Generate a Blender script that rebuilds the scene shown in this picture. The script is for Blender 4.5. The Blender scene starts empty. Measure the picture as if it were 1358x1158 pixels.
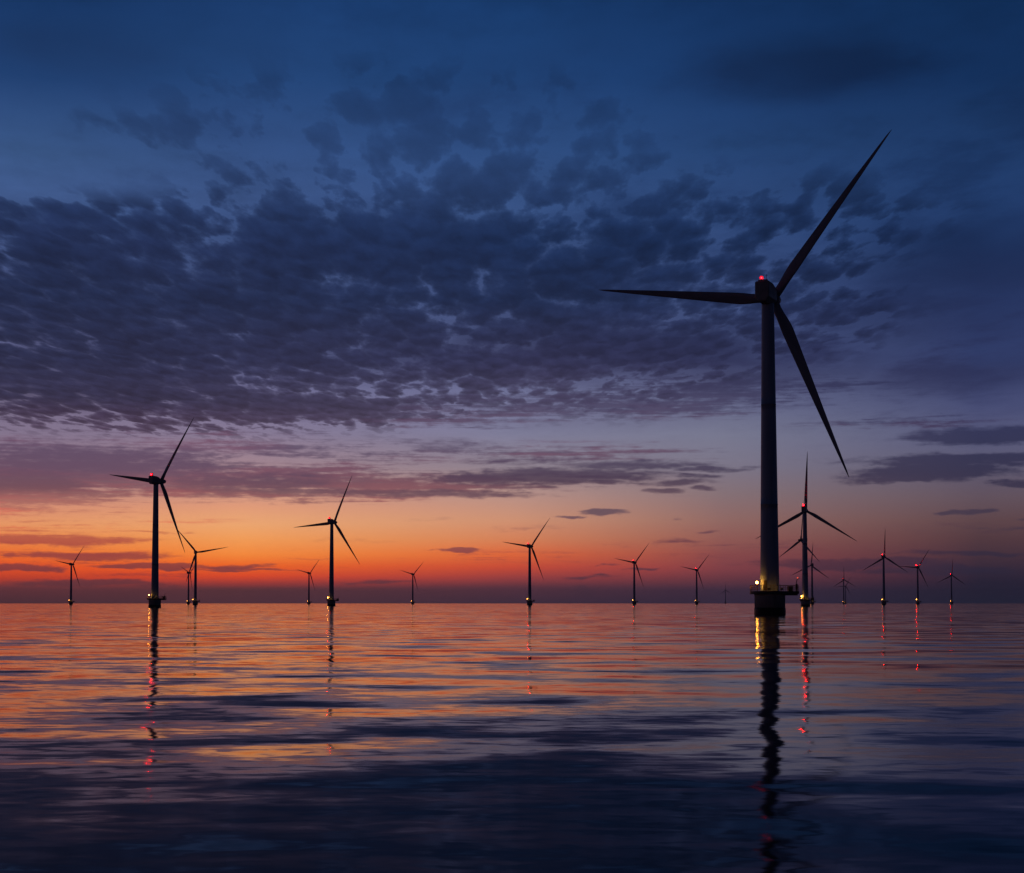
import bpy, bmesh, math, random
from mathutils import Vector, Matrix
random.seed(7)
HAZE = 3.2e-5
S = bpy.context.scene
C = S.collection
R = math.radians

# ------------------------------------------------------------------ camera
F = 2000.0                     # focal length in pixels of a 1358 px wide photograph
W, H = 1358.0, 1158.0
PITCH = R(2.35)
HORIZON = 800.0
CAM_H = 2.26
SHIFT_PX = (HORIZON - H / 2) - F * math.tan(PITCH)
cd = bpy.data.cameras.new('camera')
cam = bpy.data.objects.new('camera', cd)
C.objects.link(cam)
cam.location = (0, 0, CAM_H)
cam.rotation_euler = (R(90) + PITCH, 0, 0)
cd.sensor_width = 36.0
cd.lens = 36.0 * F / W
cd.shift_y = SHIFT_PX / W
cd.clip_start = 0.1
cd.clip_end = 200000
S.camera = cam
S.view_settings.view_transform = 'Standard'
S.view_settings.look = 'None'
S.view_settings.exposure = 0
S.view_settings.gamma = 1
S.cycles.use_denoising = True
S.cycles.max_bounces = 6
S.cycles.sample_clamp_indirect = 0.0
S.cycles.filter_width = 1.5


def px_dir(x, y):
    """compass azimuth and elevation (radians) of a direction seen at x, y in the photograph"""
    u = x - W / 2
    v = (H / 2 + SHIFT_PX) - y
    c, s = math.cos(PITCH), math.sin(PITCH)
    fy, fz = F * c - v * s, F * s + v * c
    return math.atan2(u, fy), math.atan2(fz, math.hypot(u, fy))


def lin(c):
    out = []
    for k in c:
        k /= 255.0
        out.append(k / 12.92 if k <= 0.04045 else ((k + 0.055) / 1.055) ** 2.4)
    return out


# ------------------------------------------------------------------ node expressions
class G:
    def __init__(self, nt): self.nt = nt
    def node(self, t, **kw):
        n = self.nt.nodes.new(t)
        for k, v in kw.items(): setattr(n, k, v)
        return n
    def put(self, sock, v):
        if isinstance(v, V): self.nt.links.new(v.s, sock)
        else: sock.default_value = v
    def m(self, op, *a, clamp=False):
        n = self.node('ShaderNodeMath', operation=op, use_clamp=clamp)
        for i, v in enumerate(a): self.put(n.inputs[i], v)
        return V(self, n.outputs[0])
    def vm(self, op, *a, out=0):
        n = self.node('ShaderNodeVectorMath', operation=op)
        for i, v in enumerate(a): self.put(n.inputs[i], v)
        return V(self, n.outputs[out])
    def xyz(self, x, y, z=0.0):
        n = self.node('ShaderNodeCombineXYZ')
        for i, v in enumerate((x, y, z)): self.put(n.inputs[i], v)
        return V(self, n.outputs[0])
    def sep(self, v):
        n = self.node('ShaderNodeSeparateXYZ'); self.put(n.inputs[0], v)
        return [V(self, o) for o in n.outputs]
    def remap(self, v, a, b, c=0.0, d=1.0, smooth=True):
        n = self.node('ShaderNodeMapRange', interpolation_type='SMOOTHSTEP' if smooth else 'LINEAR')
        n.clamp = True
        for i, k in enumerate((v, a, b, c, d)): self.put(n.inputs[i], k)
        return V(self, n.outputs[0])
    def noise(self, v, scale=1.0, detail=3.0, rough=0.5, dist=0.0, color=False, dims='2D'):
        n = self.node('ShaderNodeTexNoise', noise_dimensions=dims)
        self.put(n.inputs['Vector'], v)
        n.inputs['Scale'].default_value = scale
        n.inputs['Detail'].default_value = detail
        n.inputs['Roughness'].default_value = rough
        n.inputs['Distortion'].default_value = dist
        return V(self, n.outputs['Color' if color else 0])
    def mix(self, f, a, b):
        n = self.node('ShaderNodeMix', data_type='RGBA')
        self.put(n.inputs[0], f); self.put(n.inputs[6], a); self.put(n.inputs[7], b)
        return V(self, n.outputs[2])
    def ramp(self, f, stops):
        n = self.node('ShaderNodeValToRGB')
        self.put(n.inputs[0], f)
        e = n.color_ramp.elements
        stops = sorted(stops)
        while len(e) < len(stops): e.new(0.5)
        for k, (p, c) in enumerate(stops):
            e[k].position = p; e[k].color = (*c, 1)
        return V(self, n.outputs[0])


class V:
    def __init__(self, g, s): self.g, self.s = g, s
    def __add__(self, o): return self.g.m('ADD', self, o)
    def __sub__(self, o): return self.g.m('SUBTRACT', self, o)
    def __rsub__(self, o): return self.g.m('SUBTRACT', o, self)
    def __mul__(self, o): return self.g.m('MULTIPLY', self, o)
    def __truediv__(self, o): return self.g.m('DIVIDE', self, o)
    __radd__ = __add__
    __rmul__ = __mul__


# ------------------------------------------------------------------ sky: dusk glow and cloud layers
world = bpy.data.worlds.new('World')
S.world = world
world.use_nodes = True
nt = world.node_tree
nt.nodes.clear()
g = G(nt)
tc = g.node('ShaderNodeTexCoord')
D = V(g, tc.outputs['Generated'])
dx, dy, dz = g.sep(D)
K = 2000.0
az = g.m('ARCTAN2', dx, dy) * K
el = g.m('ARCTAN2', dz, g.m('SQRT', dx * dx + dy * dy)) * K
EMAX = 840.0


def stops(tbl, x):
    out = []
    for y, c in tbl:
        e = px_dir(x, y)[1] * K
        out.append((min(1, max(0, e / EMAX)), lin(c)))
    return out


def columns(cols, f, a):
    """blend the vertical gradients of several azimuths"""
    cur = None
    for k, (x, tbl) in enumerate(cols):
        r = g.ramp(f, stops(tbl, x))
        if cur is None: cur = r
        else:
            a0, a1 = px_dir(cols[k - 1][0], HORIZON)[0] * K, px_dir(x, HORIZON)[0] * K
            cur = g.mix(g.remap(a, a0, a1, smooth=False), cur, r)
    return cur


clear = [
 (40, [(0,(20,52,98)),(100,(30,64,114)),(200,(56,86,134)),(300,(62,84,132)),(400,(76,88,134)),(480,(98,100,140)),(540,(122,112,142)),
       (575,(130,116,142)),(620,(150,120,135)),(655,(190,135,125)),(675,(220,146,115)),(695,(234,154,104)),(715,(238,138,76)),(735,(242,114,52)),
       (752,(240,86,40)),(767,(198,66,48)),(778,(112,58,66)),(800,(80,52,62))]),
 (320, [(0,(24,58,107)),(100,(34,70,122)),(200,(52,82,134)),(300,(62,86,136)),(400,(76,94,142)),(480,(96,102,146)),(540,(122,116,152)),
       (575,(134,122,150)),(620,(164,134,144)),(650,(200,148,136)),(672,(228,158,124)),(695,(240,170,116)),(716,(248,160,90)),(735,(252,142,64)),
       (750,(248,106,42)),(764,(232,76,44)),(773,(170,62,60)),(781,(94,56,65)),(800,(84,54,66))]),
 (680, [(0,(22,58,108)),(100,(30,66,118)),(200,(46,78,130)),(300,(58,84,134)),(400,(74,92,142)),(480,(96,104,148)),(540,(116,118,152)),
       (575,(124,124,152)),(620,(142,130,142)),(655,(184,146,138)),(690,(210,148,118)),(715,(218,132,92)),(735,(228,106,62)),
       (752,(208,78,58)),(766,(160,66,68)),(779,(94,56,70)),(800,(66,50,68))]),
 (960, [(0,(18,50,96)),(100,(24,58,108)),(200,(38,70,120)),(300,(50,76,126)),(400,(62,80,128)),(480,(80,90,134)),(540,(106,110,142)),
       (575,(120,122,146)),(620,(124,118,136)),(655,(134,114,120)),(690,(146,106,102)),(715,(146,92,88)),(735,(140,76,78)),
       (755,(132,66,74)),(768,(108,58,70)),(782,(68,50,70)),(800,(56,46,68))]),
 (1300, [(0,(13,42,82)),(100,(18,48,92)),(200,(32,62,110)),(300,(34,60,108)),(400,(38,54,98)),(480,(48,60,104)),(540,(72,78,118)),
       (580,(88,90,124)),(620,(92,88,112)),(660,(98,82,94)),(690,(94,70,76)),(715,(82,58,66)),(740,(66,48,62)),
       (758,(50,41,60)),(772,(39,36,56)),(800,(35,38,58))]),
]
cloudc = [
 (200, [(0,(16,40,76)),(150,(28,50,90)),(250,(32,52,94)),(320,(29,44,82)),(400,(27,40,74)),(480,(36,43,76)),(530,(46,46,76)),(552,(60,50,78)),
       (590,(94,78,106)),(625,(100,76,100)),(650,(112,78,92)),(672,(170,104,98)),(700,(196,104,78)),(720,(176,78,70)),(740,(150,66,66)),(760,(110,56,66)),(800,(84,54,66))]),
 (720, [(0,(14,40,78)),(150,(26,50,92)),(250,(28,50,92)),(320,(23,44,84)),(400,(27,42,78)),(480,(48,50,84)),(540,(74,68,98)),
       (590,(88,80,106)),(632,(72,58,82)),(655,(100,76,90)),(680,(98,78,94)),(720,(130,72,80)),(745,(120,62,72)),(765,(92,56,70)),(800,(66,50,68))]),
 (1300, [(0,(10,32,64)),(90,(9,29,62)),(200,(18,40,78)),(320,(22,40,78)),(450,(36,44,82)),(540,(46,50,86)),(590,(44,46,78)),(630,(48,46,74)),
       (680,(66,56,76)),(725,(56,46,66)),(760,(42,40,62)),(800,(36,39,62))]),
]
ef = el / EMAX
base = columns(clear, ef, az)
cldc = columns(cloudc, ef, az)

# streaks of stratus: ragged ellipses laid along the horizon
n1 = g.noise(g.xyz(az / 120.0, el / 8.5), 1.0, 7.0, 0.72)
n2 = g.noise(g.xyz(az / 330.0, el / 30.0, 0), 1.0, 4.0, 0.55)
n4 = g.noise(g.xyz(az / 210.0 + el / 160.0, el / 4.6), 1.0, 5.0, 0.68)
n5 = g.noise(g.xyz(az / 26.0, el / 6.5), 1.0, 5.0, 0.65)
ragged = (n1 - 0.5) * 2.0 + (n2 - 0.5) * 1.3 + (n5 - 0.5) * 1.5
wob = g.noise(g.xyz(az / 110.0, el / 40.0), 1.0, 4.0, 0.6, color=True)
wv = g.vm('MULTIPLY', g.vm('SUBTRACT', wob, (0.5, 0.5, 0.5)), (110.0, 17.0, 0.0))
ev = g.vm('ADD', g.xyz(az, el), wv)


def blob(x, y, rx, ry, k=1.0):
    a, e = px_dir(x, y)
    d = g.vm('SUBTRACT', ev, (a * K, e * K, 0.0))
    d = g.vm('MULTIPLY', d, (1.0 / rx, 1.0 / ry, 0.0))
    l = g.vm('LENGTH', d, out=1)
    return g.remap(l, 0.15, 1.25, k, 0.0)


def union(lst):
    cur = None
    for b in lst:
        w = blob(*b)
        cur = w if cur is None else g.m('MAXIMUM', cur, w)
    return cur


streaks = union([
 (120,612,250,30,.95),(30,640,110,24,1),(330,640,170,22,.75),(420,600,150,16,.55),(600,592,110,16,.7),(730,632,200,15,1.15),(560,655,230,9,.8),
 (850,617,150,8,.85),(700,612,120,10,.5),(876,651,42,5,1.1),(945,648,36,4,.9),(930,632,50,5,.7),(792,679,44,6,1.15),(742,685,26,3,.9),(885,690,22,3,.6),
 (610,730,44,4,1.1),(1320,578,140,15,1.3),(1275,610,175,13,1.25),(1235,626,140,15,1.3),(1190,637,90,6,1.1),(1345,642,50,7,1.2),(960,622,80,5,.9),(890,640,90,6,.9),(1275,679,40,5,1.05),(1345,690,28,3,.7),
 (905,716,44,5,.8),(925,704,30,3,.8),(60,716,180,9,1.15),(110,738,140,8,1.0),(205,751,95,5,1.25),(310,752,60,5,1.0),(330,756,110,2.5,.8),(20,754,70,6,1.1),(230,706,90,3,.6),(420,742,90,3,.4),
 (60,692,70,3,.5),(560,690,80,4,.35),(130,773,130,6,1),(500,772,90,4,.7),(785,764,46,3,.9),(770,782,28,14,.9),(845,757,46,2.6,1),(795,751,26,2.6,.8),
 (1120,748,150,10,1.15),(1290,734,110,5,.9),(1230,757,120,9,.9),(1330,700,60,4,.4),(1040,718,60,9,.5),(960,740,70,4,.4),(470,716,120,4,.3),(700,700,70,8,.35),
])
sd = g.remap(streaks + ragged * 0.55 * g.remap(streaks, 0.02, 0.5), 0.16, 0.92)
# the mauve bank over the glow: thin layers of very different opacity
bank = union([(110,622,360,48,1.15),(350,642,340,36,1.05),(40,655,210,36,1.05),(620,640,330,26,.7),(420,600,300,24,.65),(720,600,300,24,.5),
              (300,575,420,16,.45),(860,600,260,20,.3),(800,538,330,26,.95),(980,520,300,30,.8),(600,560,200,14,.6),(1180,560,200,16,.5),(230,762,160,7,.4),(60,700,160,10,.45),(1150,600,260,30,.25),(1000,660,300,20,.22),(1250,700,200,20,.3),(60,715,200,20,.5),(300,725,260,12,.3),(90,735,260,26,.4),(420,752,260,12,.25),(700,740,260,18,.35),(950,725,260,24,.4),(160,690,260,12,.35)])
bk = g.remap(bank * 0.95 + ((n4 - 0.5) * 1.5 + (n1 - 0.5) * 1.4 + (n2 - 0.5) * 1.3 + (n5 - 0.5) * 1.2) * g.remap(bank, 0.02, 0.5) - 0.20, 0.0, 0.75)

# soft high veils
veil = union([(1070,92,230,60,.95),(1390,150,140,50,.7),(120,70,230,60,.5),(270,172,170,26,.4),(1300,340,230,70,.85),(1180,420,260,60,.55),
              (820,470,420,52,1.1),(980,490,330,40,.8),(1250,500,240,36,.6),(560,120,200,40,.2),(820,560,240,22,.4)])
n3 = g.noise(g.xyz(az / 260.0, el / 90.0), 1.0, 5.0, 0.55)
vd = g.remap(veil + (n3 - 0.5) * 1.3 * veil, 0.1, 1.15)

# altocumulus deck: cells on a flat layer overhead, seen in perspective
h = g.m('MAXIMUM', dz, 0.02)
PX, PY = dx / h, dy / h
P = g.xyz(PX * 10.6, PY * 3.6)
pw = g.noise(P, 0.9, 4.0, 0.6, color=True)
Pw = g.vm('ADD', P, g.vm('MULTIPLY', g.vm('SUBTRACT', pw, (0.5, 0.5, 0.5)), (1.15, 1.0, 0.0)))


def puffs(v, s, sm):
    vo = g.node('ShaderNodeTexVoronoi', voronoi_dimensions='2D', feature='SMOOTH_F1')
    g.put(vo.inputs['Vector'], v)
    vo.inputs['Scale'].default_value = s
    vo.inputs['Smoothness'].default_value = sm
    return V(g, vo.outputs['Distance'])


cell = puffs(Pw, 1.0, 0.3)
cell_s = puffs(g.vm('ADD', Pw, (0.0, 0.26, 0.0)), 1.0, 0.3)
cell2 = puffs(Pw, 2.3, 0.2)
fb = g.noise(P, 1.6, 6.0, 0.62)
big = g.noise(g.xyz(PX * 3.1, PY * 1.25), 1.0, 3.0, 0.5)
deck = union([(300,420,540,160,1.0),(760,395,340,165,.95),(470,230,330,62,.42),(90,300,210,40,.85),(150,505,380,72,1.05),(330,538,330,30,1.05),
              (860,300,260,80,.62),(640,480,320,55,.85),(1000,390,230,120,.55),(230,175,190,40,.34),(740,250,300,60,.5),(560,165,470,100,.40),(1060,300,260,100,.34),(500,330,420,90,1.0),(160,330,260,50,.9)])
mixs = g.remap(big, 0.38, 0.62)
wisp = g.noise(g.xyz(PX * 3.0 + PY * 0.35, PY * 1.9), 1.0, 6.0, 0.62)
puff = (0.50 - cell) * (1.2 + 1.3 * mixs) + (0.4 - cell2) * (0.75 - 0.4 * mixs)
thick = deck * 1.55 + puff + (fb - 0.5) * 1.35 + (big - 0.5) * 2.0 - 0.44
gate = g.remap(deck, 0.03, 0.3)
pos_t = g.m('MAXIMUM', thick, 0.0)
hazy = g.remap(deck * 1.1 + (n3 - 0.5) * 1.6 + (wisp - 0.5) * 1.2 - 0.33, 0.0, 1.1) * 0.62
tint = g.remap(n2 * 0.6 + n1 * 0.4, 0.44, 0.60)
cells = (1.0 - g.m('EXPONENT', pos_t * -3.6)) * g.remap(el, 470.0, 620.0, 1.0, 0.48)
dd = (1.0 - (1.0 - cells) * (1.0 - hazy)) * gate

shade = (cell_s - cell) * 0.55 + (fb - 0.5) * 0.5 + (big - 0.5) * 0.5
vary = 0.92 - shade * g.remap(thick, -0.2, 0.5)
vary = g.m('MAXIMUM', vary, 0.6)
cc = g.vm('SCALE', cldc)
nt.links.new(vary.s, cc.s.node.inputs['Scale'])
soft = 1.0 + ((n3 - 0.5) * 0.55 + (wisp - 0.5) * 0.75) * g.remap(el, 150.0, 420.0)
base_v = g.vm('SCALE', base)
nt.links.new(soft.s, base_v.s.node.inputs['Scale'])
wis = g.remap(wisp * 0.75 + n3 * 0.25, 0.42, 0.66) * union([(1150,450,360,130,1.0),(1000,250,330,140,.7),(200,110,330,120,.45),(700,130,330,90,.6),(1250,220,280,170,.8),(900,60,300,60,.5)])
col = g.mix(vd * 0.92, base_v, cldc)
col = g.mix(wis * 0.85, col, cldc)
col = g.mix(dd * 0.97, col, cc)
warm = g.vm('MULTIPLY', cldc, (1.55, 0.92, 0.92))
bankc = g.mix(tint * g.remap(el, 210.0, 285.0, 1.0, 0.0), cldc, warm)
col = g.mix(bk * 0.85, col, bankc)
col = g.mix(sd * 0.88, col, cldc)
# away from the afterglow and towards the zenith the dusk sky is dark
back = g.remap(g.m('ABSOLUTE', az + 250.0), 1000.0, 3600.0, 1.0, 0.30)
top = g.remap(el, 740.0, 1250.0, 1.0, 0.26)
dark = back * top
# faint physical twilight on top
sky = g.node('ShaderNodeTexSky', sky_type='NISHITA')
sky.sun_disc = False
sky.sun_elevation = R(0.5)
sky.sun_rotation = R(-12)
skyc = g.vm('SCALE', V(g, sky.outputs[0]))
skyc.s.node.inputs['Scale'].default_value = 0.0015
fin = g.vm('SCALE', col)
nt.links.new(dark.s, fin.s.node.inputs['Scale'])
fin = g.vm('ADD', fin, skyc)
bg = g.node('ShaderNodeBackground')
g.put(bg.inputs[0], fin)
bg.inputs[1].default_value = 1.0
wo = g.node('ShaderNodeOutputWorld')
nt.links.new(bg.outputs[0], wo.inputs[0])
world.cycles.sampling_method = 'MANUAL'
world.cycles.sample_map_resolution = 512

sun_d = bpy.data.lights.new('sun', 'SUN')
sun_d.energy = 0.0004
sun_d.angle = R(30)
sun_d.color = (1.0, 0.55, 0.3)
sun = bpy.data.objects.new('sun', sun_d)
C.objects.link(sun)
sun.rotation_euler = (R(89.5), 0, R(12 + 180))
sun.rotation_euler = Vector((math.sin(R(-12)), math.cos(R(-12)), math.sin(R(1)))).to_track_quat('Z', 'Y').to_euler()


# ------------------------------------------------------------------ materials
def mat(name):
    m = bpy.data.materials.new(name)
    m.use_nodes = True
    t = m.node_tree
    return m, G(t), t.nodes['Principled BSDF']


def painted(name, c, rough, dirt=0.3, scale=(1.2, 1.2, 0.15), spec=0.4):
    m, q, b = mat(name)
    o = V(q, q.node('ShaderNodeTexCoord').outputs['Object'])
    n = q.noise(q.vm('MULTIPLY', o, scale), 1.0, 5.0, 0.6, dims='3D')
    f = q.remap(n, 0.35, 0.75)
    q.put(b.inputs['Base Color'], q.mix(f, (*c, 1), (*[k * (1 - dirt) for k in c], 1)))
    q.put(b.inputs['Roughness'], q.remap(n, 0.2, 0.8, rough - 0.08, rough + 0.12, smooth=False))
    b.inputs['Specular IOR Level'].default_value = spec
    return m


def lamp(name, c, s):
    m, q, b = mat(name)
    b.inputs['Base Color'].default_value = (0.02, 0.02, 0.02, 1)
    b.inputs['Emission Color'].default_value = (*c, 1)
    b.inputs['Emission Strength'].default_value = s
    return m


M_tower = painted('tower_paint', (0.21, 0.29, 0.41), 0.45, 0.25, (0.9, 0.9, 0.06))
M_blade = painted('blade_gelcoat', (0.20, 0.23, 0.28), 0.5, 0.2, (0.2, 0.8, 0.8), 0.25)
M_nac = painted('nacelle_shell', (0.20, 0.20, 0.215), 0.5, 0.25, (0.8, 0.8, 0.8), 0.3)
M_conc = painted('concrete', (0.34, 0.34, 0.34), 0.8, 0.35, (0.9, 0.9, 0.25), 0.2)
M_wet = painted('wet_weed_band', (0.012, 0.013, 0.011), 0.5, 0.5, (2, 2, 2), 0.2)
M_steel = painted('dark_steel', (0.05, 0.048, 0.045), 0.5, 0.4, (2, 2, 2), 0.3)
M_yel = painted('yellow_railing_paint', (0.30, 0.19, 0.03), 0.5, 0.35, (2, 2, 2), 0.3)
M_red = lamp('red_beacon', (1.0, 0.02, 0.03), 16.0)
M_red_mid = lamp('red_beacon_mid', (1.0, 0.0005, 0.0012), 2200.0)
M_red_far = lamp('red_beacon_far', (1.0, 0.0005, 0.0012), 1700.0)
M_halo, q, b = mat('red_halo_shell')  # glowing see-through shell, imitates the glare halo round the beacon
b.inputs['Base Color'].default_value = (0.3, 0.0, 0.0, 1)
b.inputs['Emission Color'].default_value = (1.0, 0.004, 0.02, 1)
b.inputs['Emission Strength'].default_value = 0.9
b.inputs['Alpha'].default_value = 0.5
M_flood = lamp('warm_floodlight', (1.0, 0.36, 0.035), 90.0)
M_flood_far = lamp('warm_floodlight_far', (1.0, 0.36, 0.05), 24.0)
M_panel = lamp('warm_panel', (1.0, 0.36, 0.03), 16.0)
M_smallred = lamp('small_red_lamp', (1.0, 0.12, 0.05), 1.2)

# water: dark body, mirror surface, wave slopes from the waves' own world position
M_water, q, b = mat('sea_water')
q.nt.nodes.remove(b)
pos = V(q, q.node('ShaderNodeNewGeometry').outputs['Position'])
calm = q.noise(q.vm('MULTIPLY', pos, (0.012, 0.02, 0)), 1.0, 3.0, 0.5)
calm = q.remap(calm, 0.3, 0.7, 0.55, 1.35)
acc = None
# (cycles per metre in x, in y, noise detail, slope x, slope y)
for sx, sy, det, kx, ky, mod in ((0.006, 0.012, 1.0, 0.006, 0.016, False), (0.05, 0.06, 1.0, 0.012, 0.028, False),
                                 (0.16, 0.26, 1.5, 0.055, 0.105, False), (0.40, 0.85, 2.0, 0.045, 0.052, True),
                                 (1.5, 3.0, 3.0, 0.026, 0.038, True)):
    p = q.vm('ADD', q.vm('MULTIPLY', pos, (sx, sy, 0)), (13.7 * sy, 3.1, 0))
    n = q.noise(p, 1.0, det, 0.5, 0.4, color=True)
    c = q.vm('SUBTRACT', n, (0.5, 0.5, 0.5))
    # waves are steeper on the side they run towards
    lo = q.vm('MULTIPLY', q.vm('MINIMUM', c, (0, 0, 0)), (kx, ky * 1.5, 0))
    hi = q.vm('MULTIPLY', q.vm('MAXIMUM', c, (0, 0, 0)), (kx, ky * 0.72, 0))
    v = q.vm('ADD', lo, hi)
    if mod:
        v2 = q.vm('SCALE', v); q.nt.links.new(calm.s, v2.s.node.inputs['Scale']); v = v2
    acc = v if acc is None else q.vm('ADD', acc, v)
# added tilt of the near water, so it mirrors higher, darker sky
wy = q.sep(pos)[1]
near_tilt = q.remap(wy, 14.0, 27.0, -0.013, 0.0) + q.remap(wy, 12.0, 18.0, 0.006, 0.0)
acc = q.vm('ADD', acc, q.xyz(0.0, near_tilt - 0.005, 1.0))
nrm = q.vm('NORMALIZE', acc)
fr = q.node('ShaderNodeFresnel'); fr.inputs['IOR'].default_value = 1.17
gl = q.node('ShaderNodeBsdfGlossy', distribution='BECKMANN')
gl.inputs['Color'].default_value = (0.95, 0.89, 0.88, 1)
gl.inputs['Roughness'].default_value = 0.08
df = q.node('ShaderNodeBsdfDiffuse'); df.inputs['Color'].default_value = (0.002, 0.0035, 0.007, 1)
for n in (fr, gl): q.put(n.inputs['Normal'], nrm)
mx = q.node('ShaderNodeMixShader')
q.nt.links.new(fr.outputs[0], mx.inputs[0]); q.nt.links.new(df.outputs[0], mx.inputs[1]); q.nt.links.new(gl.outputs[0], mx.inputs[2])
q.nt.links.new(mx.outputs[0], q.nt.nodes['Material Output'].inputs[0])


# ------------------------------------------------------------------ mesh helpers
class MB:
    def __init__(self): self.bm = bmesh.new()
    def faces(self, fs, mi, smooth):
        for f in fs: f.material_index = mi; f.smooth = smooth
    def loft(self, rings, mi=0, smooth=True, caps=True):
        vs = [[self.bm.verts.new(p) for p in r] for r in rings]
        n = len(rings[0]); fs = []
        for a, b2 in zip(vs, vs[1:]):
            for k in range(n):
                fs.append(self.bm.faces.new((a[k], a[(k + 1) % n], b2[(k + 1) % n], b2[k])))
        self.faces(fs, mi, smooth)
        if caps:
            self.faces([self.bm.faces.new(vs[0][::-1]), self.bm.faces.new(vs[-1])], mi, False)
        return self
    def lathe(self, prof, n=32, mi=0, smooth=True, axis='z', off=(0, 0, 0)):
        rings = []
        for r, h2 in prof:
            ring = []
            for k in range(n):
                a = 2 * math.pi * k / n
                if axis == 'z': p = (r * math.cos(a), r * math.sin(a), h2)
                else: p = (r * math.cos(a), h2, -r * math.sin(a))
                ring.append(Vector(p) + Vector(off))
            rings.append(ring)
        return self.loft(rings, mi, smooth)
    def tube(self, pts, r, n=8, mi=0):
        pts = [Vector(p) for p in pts]
        rings = []
        for k, p in enumerate(pts):
            d = (pts[min(k + 1, len(pts) - 1)] - pts[max(k - 1, 0)]).normalized()
            u = d.orthogonal().normalized(); w = d.cross(u)
            if abs(d.z) < 0.9: u = Vector((0, 0, 1)).cross(d).normalized(); w = d.cross(u)
            rings.append([p + r * (math.cos(2 * math.pi * j / n) * u + math.sin(2 * math.pi * j / n) * w) for j in range(n)])
        return self.loft(rings, mi, True)
    def box(self, a, b2, mi=0):
        (x0, y0, z0), (x1, y1, z1) = a, b2
        return self.loft([[(x0, y0, z0), (x1, y0, z0), (x1, y1, z0), (x0, y1, z0)], [(x0, y0, z1), (x1, y0, z1), (x1, y1, z1), (x0, y1, z1)]], mi, False)
    def ball(self, c, r, mi=0):
        prof = [(max(1e-3, r * math.cos(t)), r * math.sin(t)) for t in [(-math.pi / 2) + math.pi * k / 8 for k in range(9)]]
        return self.lathe(prof, 14, mi, True, off=c)
    def build(self, name, mats, parent=None, bevel=0.0):
        bmesh.ops.remove_doubles(self.bm, verts=self.bm.verts, dist=1e-5)
        bmesh.ops.recalc_face_normals(self.bm, faces=self.bm.faces)
        me = bpy.data.meshes.new(name)
        self.bm.to_mesh(me); self.bm.free()
        for m in mats: me.materials.append(m)
        o = bpy.data.objects.new(name, me)
        C.objects.link(o)
        o.parent = parent
        if bevel:
            md = o.modifiers.new('bevel', 'BEVEL'); md.width = bevel; md.segments = 2; md.limit_method = 'ANGLE'
        return o


# ------------------------------------------------------------------ sea
mb = MB()
xs = [-9000, -4000, -1500, -500, -150, 0, 150, 500, 1500, 4000, 9000]
ys = [-1000, -200, 0, 30, 100, 400, 1500, 4000, 8000, 14500]
gv = [[mb.bm.verts.new((x, y, 0)) for x in xs] for y in ys]
for j in range(len(ys) - 1):
    for i in range(len(xs) - 1):
        mb.bm.faces.new((gv[j][i], gv[j][i + 1], gv[j + 1][i + 1], gv[j + 1][i]))
sea = mb.build('water', [M_water])
sea['kind'] = 'structure'

# ------------------------------------------------------------------ one wind turbine, every part a mesh of its own
HUB_Z, OVER, TILT = 64.0, 3.3, R(3)
DECK = 4.65
root0 = bpy.data.objects.new('wind_turbine', None)
C.objects.link(root0)

fnd = MB().lathe([(3.04, 1.36), (3.04, 3.75), (3.12, 3.80), (3.12, 4.05)], 48).build('foundation', [M_conc], root0)
MB().lathe([(3.13, -0.8), (3.14, 0.0), (3.13, 0.9), (3.09, 1.36)], 48).build('tide_band', [M_wet], fnd)

mb = MB()
mb.lathe([(3.92, 4.052), (3.95, 4.15), (3.95, DECK)], 40, smooth=False)
plat = mb.build('platform', [M_steel], root0)
mb = MB()
mb.box((3.30, -1.75, 4.10), (5.55, 1.75, DECK - 0.004))
for y in (-1.5, 0, 1.5): mb.box((3.0, y - 0.1, 3.80), (5.3, y + 0.1, 4.098))
mb.build('landing_deck', [M_steel], plat)

# railing round the disc and the landing
mb = MB()
a0 = math.asin(1.72 / 3.88)
path = []
n = 30
for k in range(n + 1):
    a = a0 + (2 * math.pi - 2 * a0) * k / n
    path.append((3.88 * math.cos(a), 3.88 * math.sin(a)))
path = [(5.48, 1.68), (4.5, 1.68)] + path + [(4.5, -1.68), (5.48, -1.68), (5.48, -0.84), (5.48, 0), (5.48, 0.84), (5.48, 1.68)]
for z in (0.42, 0.80, 1.16):
    mb.tube([(x, y, DECK + z) for x, y in path], 0.032 if z < 1 else 0.042, 6)
for x, y in path[:-1]:
    mb.tube([(x, y, DECK - 0.02), (x, y, DECK + 1.16)], 0.04, 6)
for x in (3.9, 4.15, 4.9, 5.2):
    for y in (-1.68, 1.68): mb.tube([(x, y, DECK - 0.02), (x, y, DECK + 1.16)], 0.035, 6)
mb.build('railing', [M_yel], plat)
# equipment on the landing
mb = MB()
mb.box((3.85, 0.55, DECK), (4.75, 1.45, DECK + 0.95)); mb.box((3.80, 0.50, DECK + 0.952), (4.80, 1.50, DECK + 1.02))
mb.build('equipment_cabinet', [M_steel], plat, 0.03)
mb = MB()
mb.tube([(5.2, -0.9, DECK), (5.2, -0.9, DECK + 1.75), (5.28, -0.9, DECK + 2.25), (5.5, -0.9, DECK + 2.5), (5.75, -0.9, DECK + 2.52)], 0.075, 8)
mb.box((5.02, -1.08, DECK + 0.35), (5.38, -0.72, DECK + 1.42))
davit = mb.build('davit_crane', [M_steel], plat)
MB().ball((5.42, -0.9, DECK + 2.66), 0.13).build('marker_lamp', [M_smallred], plat)

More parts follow.
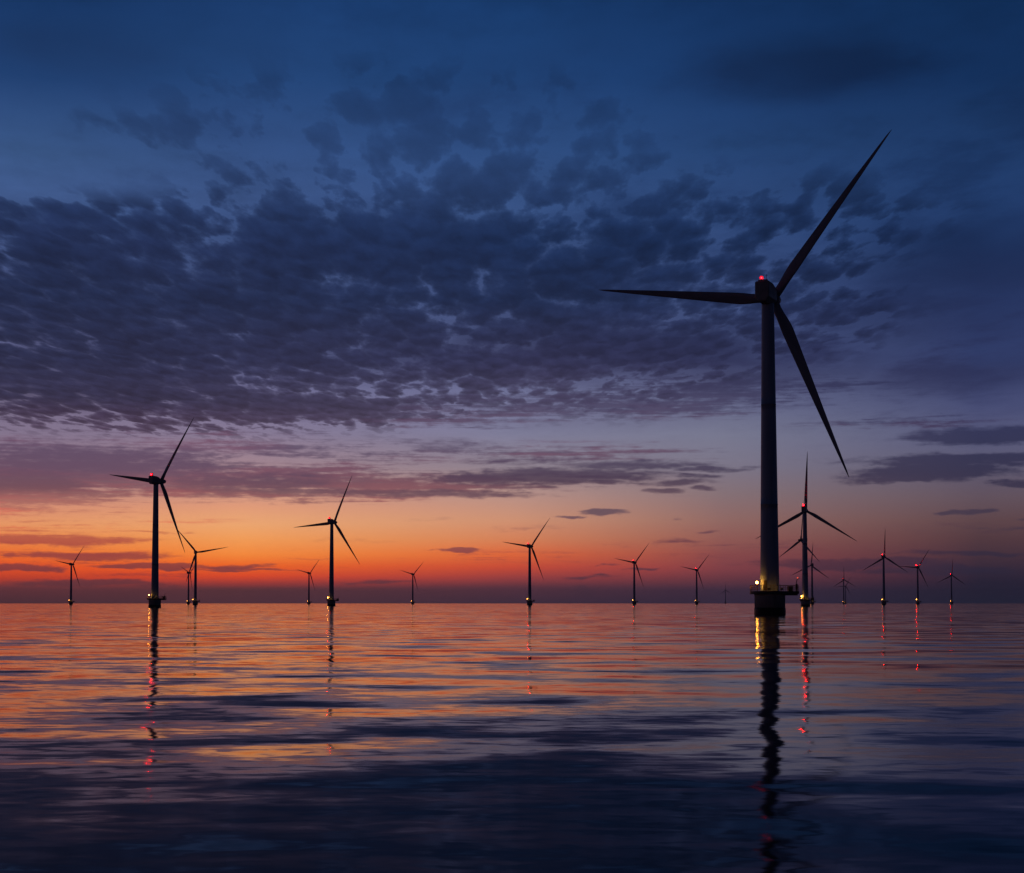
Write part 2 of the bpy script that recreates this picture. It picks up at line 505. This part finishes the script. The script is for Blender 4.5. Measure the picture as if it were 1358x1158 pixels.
# flood lamp on a post at the left of the deck, and two low floodlights turned to the tower
mb = MB()
mb.tube([(-2.72, -0.9, DECK), (-2.72, -0.9, DECK + 1.45)], 0.05, 8, 0)
mb.lathe([(0.05, DECK + 1.42), (0.16, DECK + 1.48), (0.16, DECK + 1.52)], 12, 0, off=(-2.72, -0.9, 0))
mb.ball((-2.72, -0.9, DECK + 1.72), 0.24, 1)
flood = mb.build('deck_lamp', [M_steel, M_flood], plat)
for fx, fa in ((1.75, 0.45), (-0.75, -0.2)):
    mb = MB()
    def turn(p):
        return (fx + p[0] * math.cos(fa) - p[1] * math.sin(fa), -3.35 + p[0] * math.sin(fa) + p[1] * math.cos(fa), p[2])
    def tbox(a, b2, mi):
        (x0, y0, z0), (x1, y1, z1) = a, b2
        mb.loft([[turn(p) for p in ((x0, y0, z), (x1, y0, z), (x1, y1, z), (x0, y1, z))] for z in (z0, z1)], mi, False)
    tbox((-0.24, -0.16, DECK + 0.22), (0.24, 0.10, DECK + 0.62), 0)
    tbox((-0.05, -0.06, DECK), (0.05, 0.04, DECK + 0.218), 0)
    tbox((-0.19, 0.103, DECK + 0.26), (0.19, 0.115, DECK + 0.58), 1)
    mb.build('tower_floodlight', [M_steel, M_panel], plat)

# tower
prof = [(1.96, DECK), (1.96, DECK + 0.12), (1.90, DECK + 0.13)]
for k in range(1, 41):
    z = DECK + 0.13 + (62.2 - DECK) * k / 40
    r = 1.90 + (1.24 - 1.90) * k / 40
    if k in (12, 26):
        prof += [(r, z - 0.09), (r + 0.035, z - 0.08), (r + 0.035, z + 0.08), (r - 0.002, z + 0.09)]
    else: prof.append((r, z))
prof.append((1.24, 62.6))
tower = MB().lathe(prof, 40).build('tower', [M_tower], root0)
mb = MB()
rr = 1.93
mb.loft([[(rr * math.sin(t), -rr * math.cos(t), z) for t in [R(-50 + 26 * k / 6) for k in range(7)]] +
         [((rr - .12) * math.sin(t), -(rr - .12) * math.cos(t), z) for t in [R(-50 + 26 * k / 6) for k in range(6, -1, -1)]] for z in (DECK + 0.16, DECK + 2.15)], 0, False)
door = mb.build('door', [M_steel], tower)

# nacelle: bevelled box with chamfered underside, tapering to the rotor; +Y is forward
def nsec(y, w, z0, z1, ch, ct):
    return [(-w + ch, y, z0), (w - ch, y, z0), (w, y, z0 + ch * 1.25), (w, y, z1 - ct), (w - ct, y, z1), (-w + ct, y, z1), (-w, y, z1 - ct), (-w, y, z0 + ch * 1.25)]
mb = MB()
mb.loft([nsec(-3.75, 1.30, -1.25, 2.35, 0.55, 0.18), nsec(-3.55, 1.48, -1.50, 2.62, 0.75, 0.22), nsec(-1.0, 1.52, -1.62, 2.55, 0.75, 0.25),
         nsec(1.2, 1.46, -1.55, 2.05, 0.75, 0.4), nsec(2.1, 1.25, -1.3, 1.5, 0.7, 0.55), nsec(2.35, 1.05, -1.1, 1.2, 0.6, 0.5)], 0, False)
mb.box((-0.95, -3.2, 2.60), (0.95, -2.75, 2.95))
mb.tube([(0.75, -3.0, 2.9), (0.75, -3.0, 4.0)], 0.05, 6); mb.tube([(0.45, -3.0, 3.75), (1.05, -3.0, 3.75)], 0.035, 6)
nac = mb.build('nacelle', [M_nac], root0, 0.05)
nac.location = (0, 0, HUB_Z)
mb = MB()
mb.lathe([(0.16, 2.94), (0.2, 2.96), (0.2, 3.1)], 12, 0, off=(-0.30, -2.98, 0))
mb.ball((-0.30, -2.98, 3.36), 0.17, 1)
mb.ball((-0.30, -2.98, 3.36), 0.42, 2)
beacon = mb.build('aviation_light', [M_steel, M_red, M_halo], nac)

mb = MB()
# added baffle that keeps the beacon's light off the blades
mb.box((-0.95, -2.42, 2.94), (0.35, -2.36, 4.15), 0); mb.box((-0.95, -2.9, 2.94), (-0.89, -2.422, 3.9), 0); mb.box((0.29, -2.9, 2.94), (0.35, -2.422, 3.9), 0)
mb.build('added_light_baffle', [M_steel], nac)

# rotor hub with its nose, and blades along local +X
mb = MB()
mb.lathe([(1.05, -0.95), (1.35, -0.8), (1.42, 0.0), (1.36, 0.7), (1.22, 1.4), (1.05, 2.1), (0.84, 2.75), (0.5, 3.2), (0.05, 3.35)], 28, axis='y')
hub = mb.build('rotor_hub', [M_nac], root0)
NB, NS = 20, 30
rings = []
for k in range(NS):
    t = k / (NS - 1)
    r = 0.9 + (39.7 - 0.9) * t ** 1.0
    if r < 2.2: ch, th, ro = 1.75, 1.7, 0.0
    else:
        u = min(1, (r - 2.2) / 5.2); u = u * u * (3 - 2 * u)
        tip = (39.7 - r) / (39.7 - 7.4) if r > 7.4 else 1
        full = 0.2 + 2.2 * max(0, tip) ** 0.92
        ch = 1.75 + (full - 1.75) * u
        th = (1.7 + (0.30 * full - 1.7) * u) if r < 7.4 else full * (0.16 + 0.14 * tip)
        if t > 0.985: ch *= 0.4; th *= 0.5
        ro = u
    tw = R(13) * (1 - min(1, r / 30)) + R(4)
    lead = 0.5 * 1.75 * (1 - ro) + ro * (0.30 * ch + 0.25)
    ring = []
    for j in range(NB):
        a = 2 * math.pi * j / NB
        cx = 0.5 * ch * math.cos(a)
        cy = 0.5 * th * math.sin(a) * (1 - ro * 0.55 * (1 - math.cos(a)) / 2 * 1.2)
        px_ = (0.5 * ch - lead) - cx          # trailing side positive
        # chord lies near the rotor plane (local Z), thickness along Y
        z = px_ * math.cos(tw) - cy * math.sin(tw)
        y = cy * math.cos(tw) + px_ * math.sin(tw) + 0.9 * (r / 39.7) ** 2
        ring.append((r, y, z))
    rings.append(ring)
bm_ = MB().loft(rings)
blade = bm_.build('blade', [M_blade], hub)
blades = [blade]
for k in (1, 2):
    c = blade.copy(); C.objects.link(c); c.parent = hub; blades.append(c)

parts0 = [o for o in C.objects if o.parent == root0]


def clone(o, parent):
    c = o.copy(); C.objects.link(c); c.parent = parent
    for ch in [x for x in all_children if x.parent == o]: clone(ch, c)
    return c


all_children = [o for o in C.objects if o.parent is not None]
GROUP = 'wind turbines standing in the sea'


def kid(o, prefix):
    for ch in o.children_recursive:
        if ch.name.split('.')[0] == prefix: yield ch


def place(root, x, s, yaw, phase, label, red=1.0, warm=1.0, near=False):
    d = F / s
    a = px_dir(x, HORIZON)[0]
    root.location = (d * math.tan(a), d, 0)
    root['label'] = label
    root['category'] = 'wind turbine'
    root['group'] = GROUP
    y = R(yaw)
    for n_ in kid(root, 'nacelle'): n_.rotation_euler = (0, 0, -y)
    for n_ in kid(root, 'rotor_hub'):
        n_.location = (OVER * math.sin(y), OVER * math.cos(y), HUB_Z + OVER * math.sin(TILT))
        n_.rotation_euler = (Matrix.Rotation(-y, 3, 'Z') @ Matrix.Rotation(TILT, 3, 'X')).to_euler()
    for k, n_ in enumerate(kid(root, 'blade')): n_.rotation_euler = (0, -R(phase + 120 * k), 0)
    for n_ in kid(root, 'aviation_light'):
        n_.scale = (red, red, red) if red != 1 else (1, 1, 1)
        if red != 1: n_.location = (-0.3 * (1 - red), -2.98 * (1 - red), 2.94 * (1 - red))
    for n_ in kid(root, 'deck_lamp'):
        if warm != 1:
            n_.scale = (warm,) * 3
            n_.location = (-2.72 * (1 - warm), -0.9 * (1 - warm), DECK * (1 - warm))


farm = [
 # x, px per metre, yaw, blade phase, label, red lamp, warm lamp
 (1021, 6.62, 28, 171.9, 'nearest and by far the tallest wind turbine, glowing red lamp on its nacelle', 1.0, 1.0),
 (205.3, 2.62, 34, 172.5, 'tall wind turbine at left, second largest of all, red lamp at rear of its nacelle', 1.0, 1.0),
 (439.5, 1.735, 29, 184.5, 'dark wind turbine between two tiny ones, before the brightest orange sky', 0.8, 1.1),
 (259, 1.085, 155, 50, 'mid-sized wind turbine with rotor turned towards the viewer, just right of a tall one', 0.0001, 1.2),
 (249.8, 0.645, 45, 158, 'tiny wind turbine half hidden beside the mid-sized one whose rotor faces the viewer', 0.0001, 1.2),
 (94, 0.83, 28, 170.5, 'small wind turbine standing alone at far left against red sky', 0.0001, 1.3),
 (409.6, 0.64, 34, 168, 'tiny wind turbine just left of the dark one before the orange glow', 0.0001, 1.3),
 (547.3, 0.617, 32, 165.6, 'tiny solitary wind turbine right of the glow, no red lamp on its nacelle', 0.0001, 1.3),
 (702.5, 1.215, 34, 171.5, 'mid-sized wind turbine with red lamp, standing alone near the middle of the horizon', 1.2, 1.3),
 (841.2, 0.868, 37, 169.5, 'small wind turbine with faint red lamp, larger of the pair left of the nearest turbine', 1.2, 1.4),
 (924, 0.706, 38, 168.8, 'smaller wind turbine of the pair left of the nearest turbine, red lamp lit', 1.4, 1.4),
 (962, 0.275, 35, 92, 'faintest and farthest wind turbine, a thin sliver on the horizon left of the nearest one', 0.0001, 0.0001),
 (1068.3, 1.99, 24, 208, 'wind turbine with one blade straight up, close behind the right side of the nearest one', 1.25, 1.3),
 (1066.3, 1.345, 244, -25, 'wind turbine hidden behind the tower of another, its red lamp peeking out on the right', 1.5, 1.3),
 (1077.2, 0.81, 215, 215, 'small wind turbine squeezed behind the right edge of a bigger turbine platform', 0.9, 1.5),
 (1119, 0.50, 38, 90, 'taller of two overlapping distant turbines right of the nearest group', 0.9, 1.4),
 (1121.5, 0.36, 38, 60, 'lower of two overlapping distant turbines right of the nearest group', 0.8, 1.3),
 (1172.3, 0.987, 42, 207.5, 'small wind turbine with one blade upright and red lamp, in the purple dusk at right', 1.5, 1.5),
 (1217.3, 0.765, 42, 176, 'small wind turbine with the brightest orange platform glow, second from the right edge', 2.4, 2.4),
 (1262, 0.597, 42, 205, 'rightmost small wind turbine with red lamp against dark blue haze', 1.7, 1.5),
]
roots = [root0]
for k in range(1, len(farm)):
    roots.append(clone(root0, None))
for r_, a in zip(roots, farm):
    place(r_, *a)
# lamps that are not lit or not seen in the photograph are left out; the far ones burn with their own brightness
drop = []
for r_, a in zip(roots, farm):
    for n_ in list(kid(r_, 'aviation_light')):
        if a[5] < 0.01: drop.append(n_)
        elif a[1] < 3:
            me = n_.data.copy(); me.materials[1] = M_red_mid if a[1] > 1.5 else M_red_far; n_.data = me
    for n_ in list(kid(r_, 'deck_lamp')):
        if a[6] < 0.01: drop.append(n_)
        elif a[1] < 1.5:
            me = n_.data.copy(); me.materials[1] = M_flood_far; n_.data = me
    if a[6] < 0.01: drop += list(kid(r_, 'tower_floodlight'))
    if a[1] < 3: drop += list(kid(r_, 'marker_lamp'))
    if a[1] > 3 or a[5] < 0.01: drop += list(kid(r_, 'added_light_baffle'))
for n_ in drop: bpy.data.objects.remove(n_, do_unlink=True)

# ------------------------------------------------------------------ sea air
mb = MB()
mb.box((-9500, -1100, -1.0), (9500, 15000, 125.0))
hm = bpy.data.materials.new('sea_haze')
hm.use_nodes = True
hm.node_tree.nodes.clear()
hv = hm.node_tree.nodes.new('ShaderNodeVolumePrincipled')
hv.inputs['Color'].default_value = (0.85, 0.86, 0.92, 1)
hv.inputs['Density'].default_value = HAZE
ho = hm.node_tree.nodes.new('ShaderNodeOutputMaterial')
hm.node_tree.links.new(hv.outputs[0], ho.inputs['Volume'])
haze = mb.build('haze', [hm])
haze['kind'] = 'stuff'
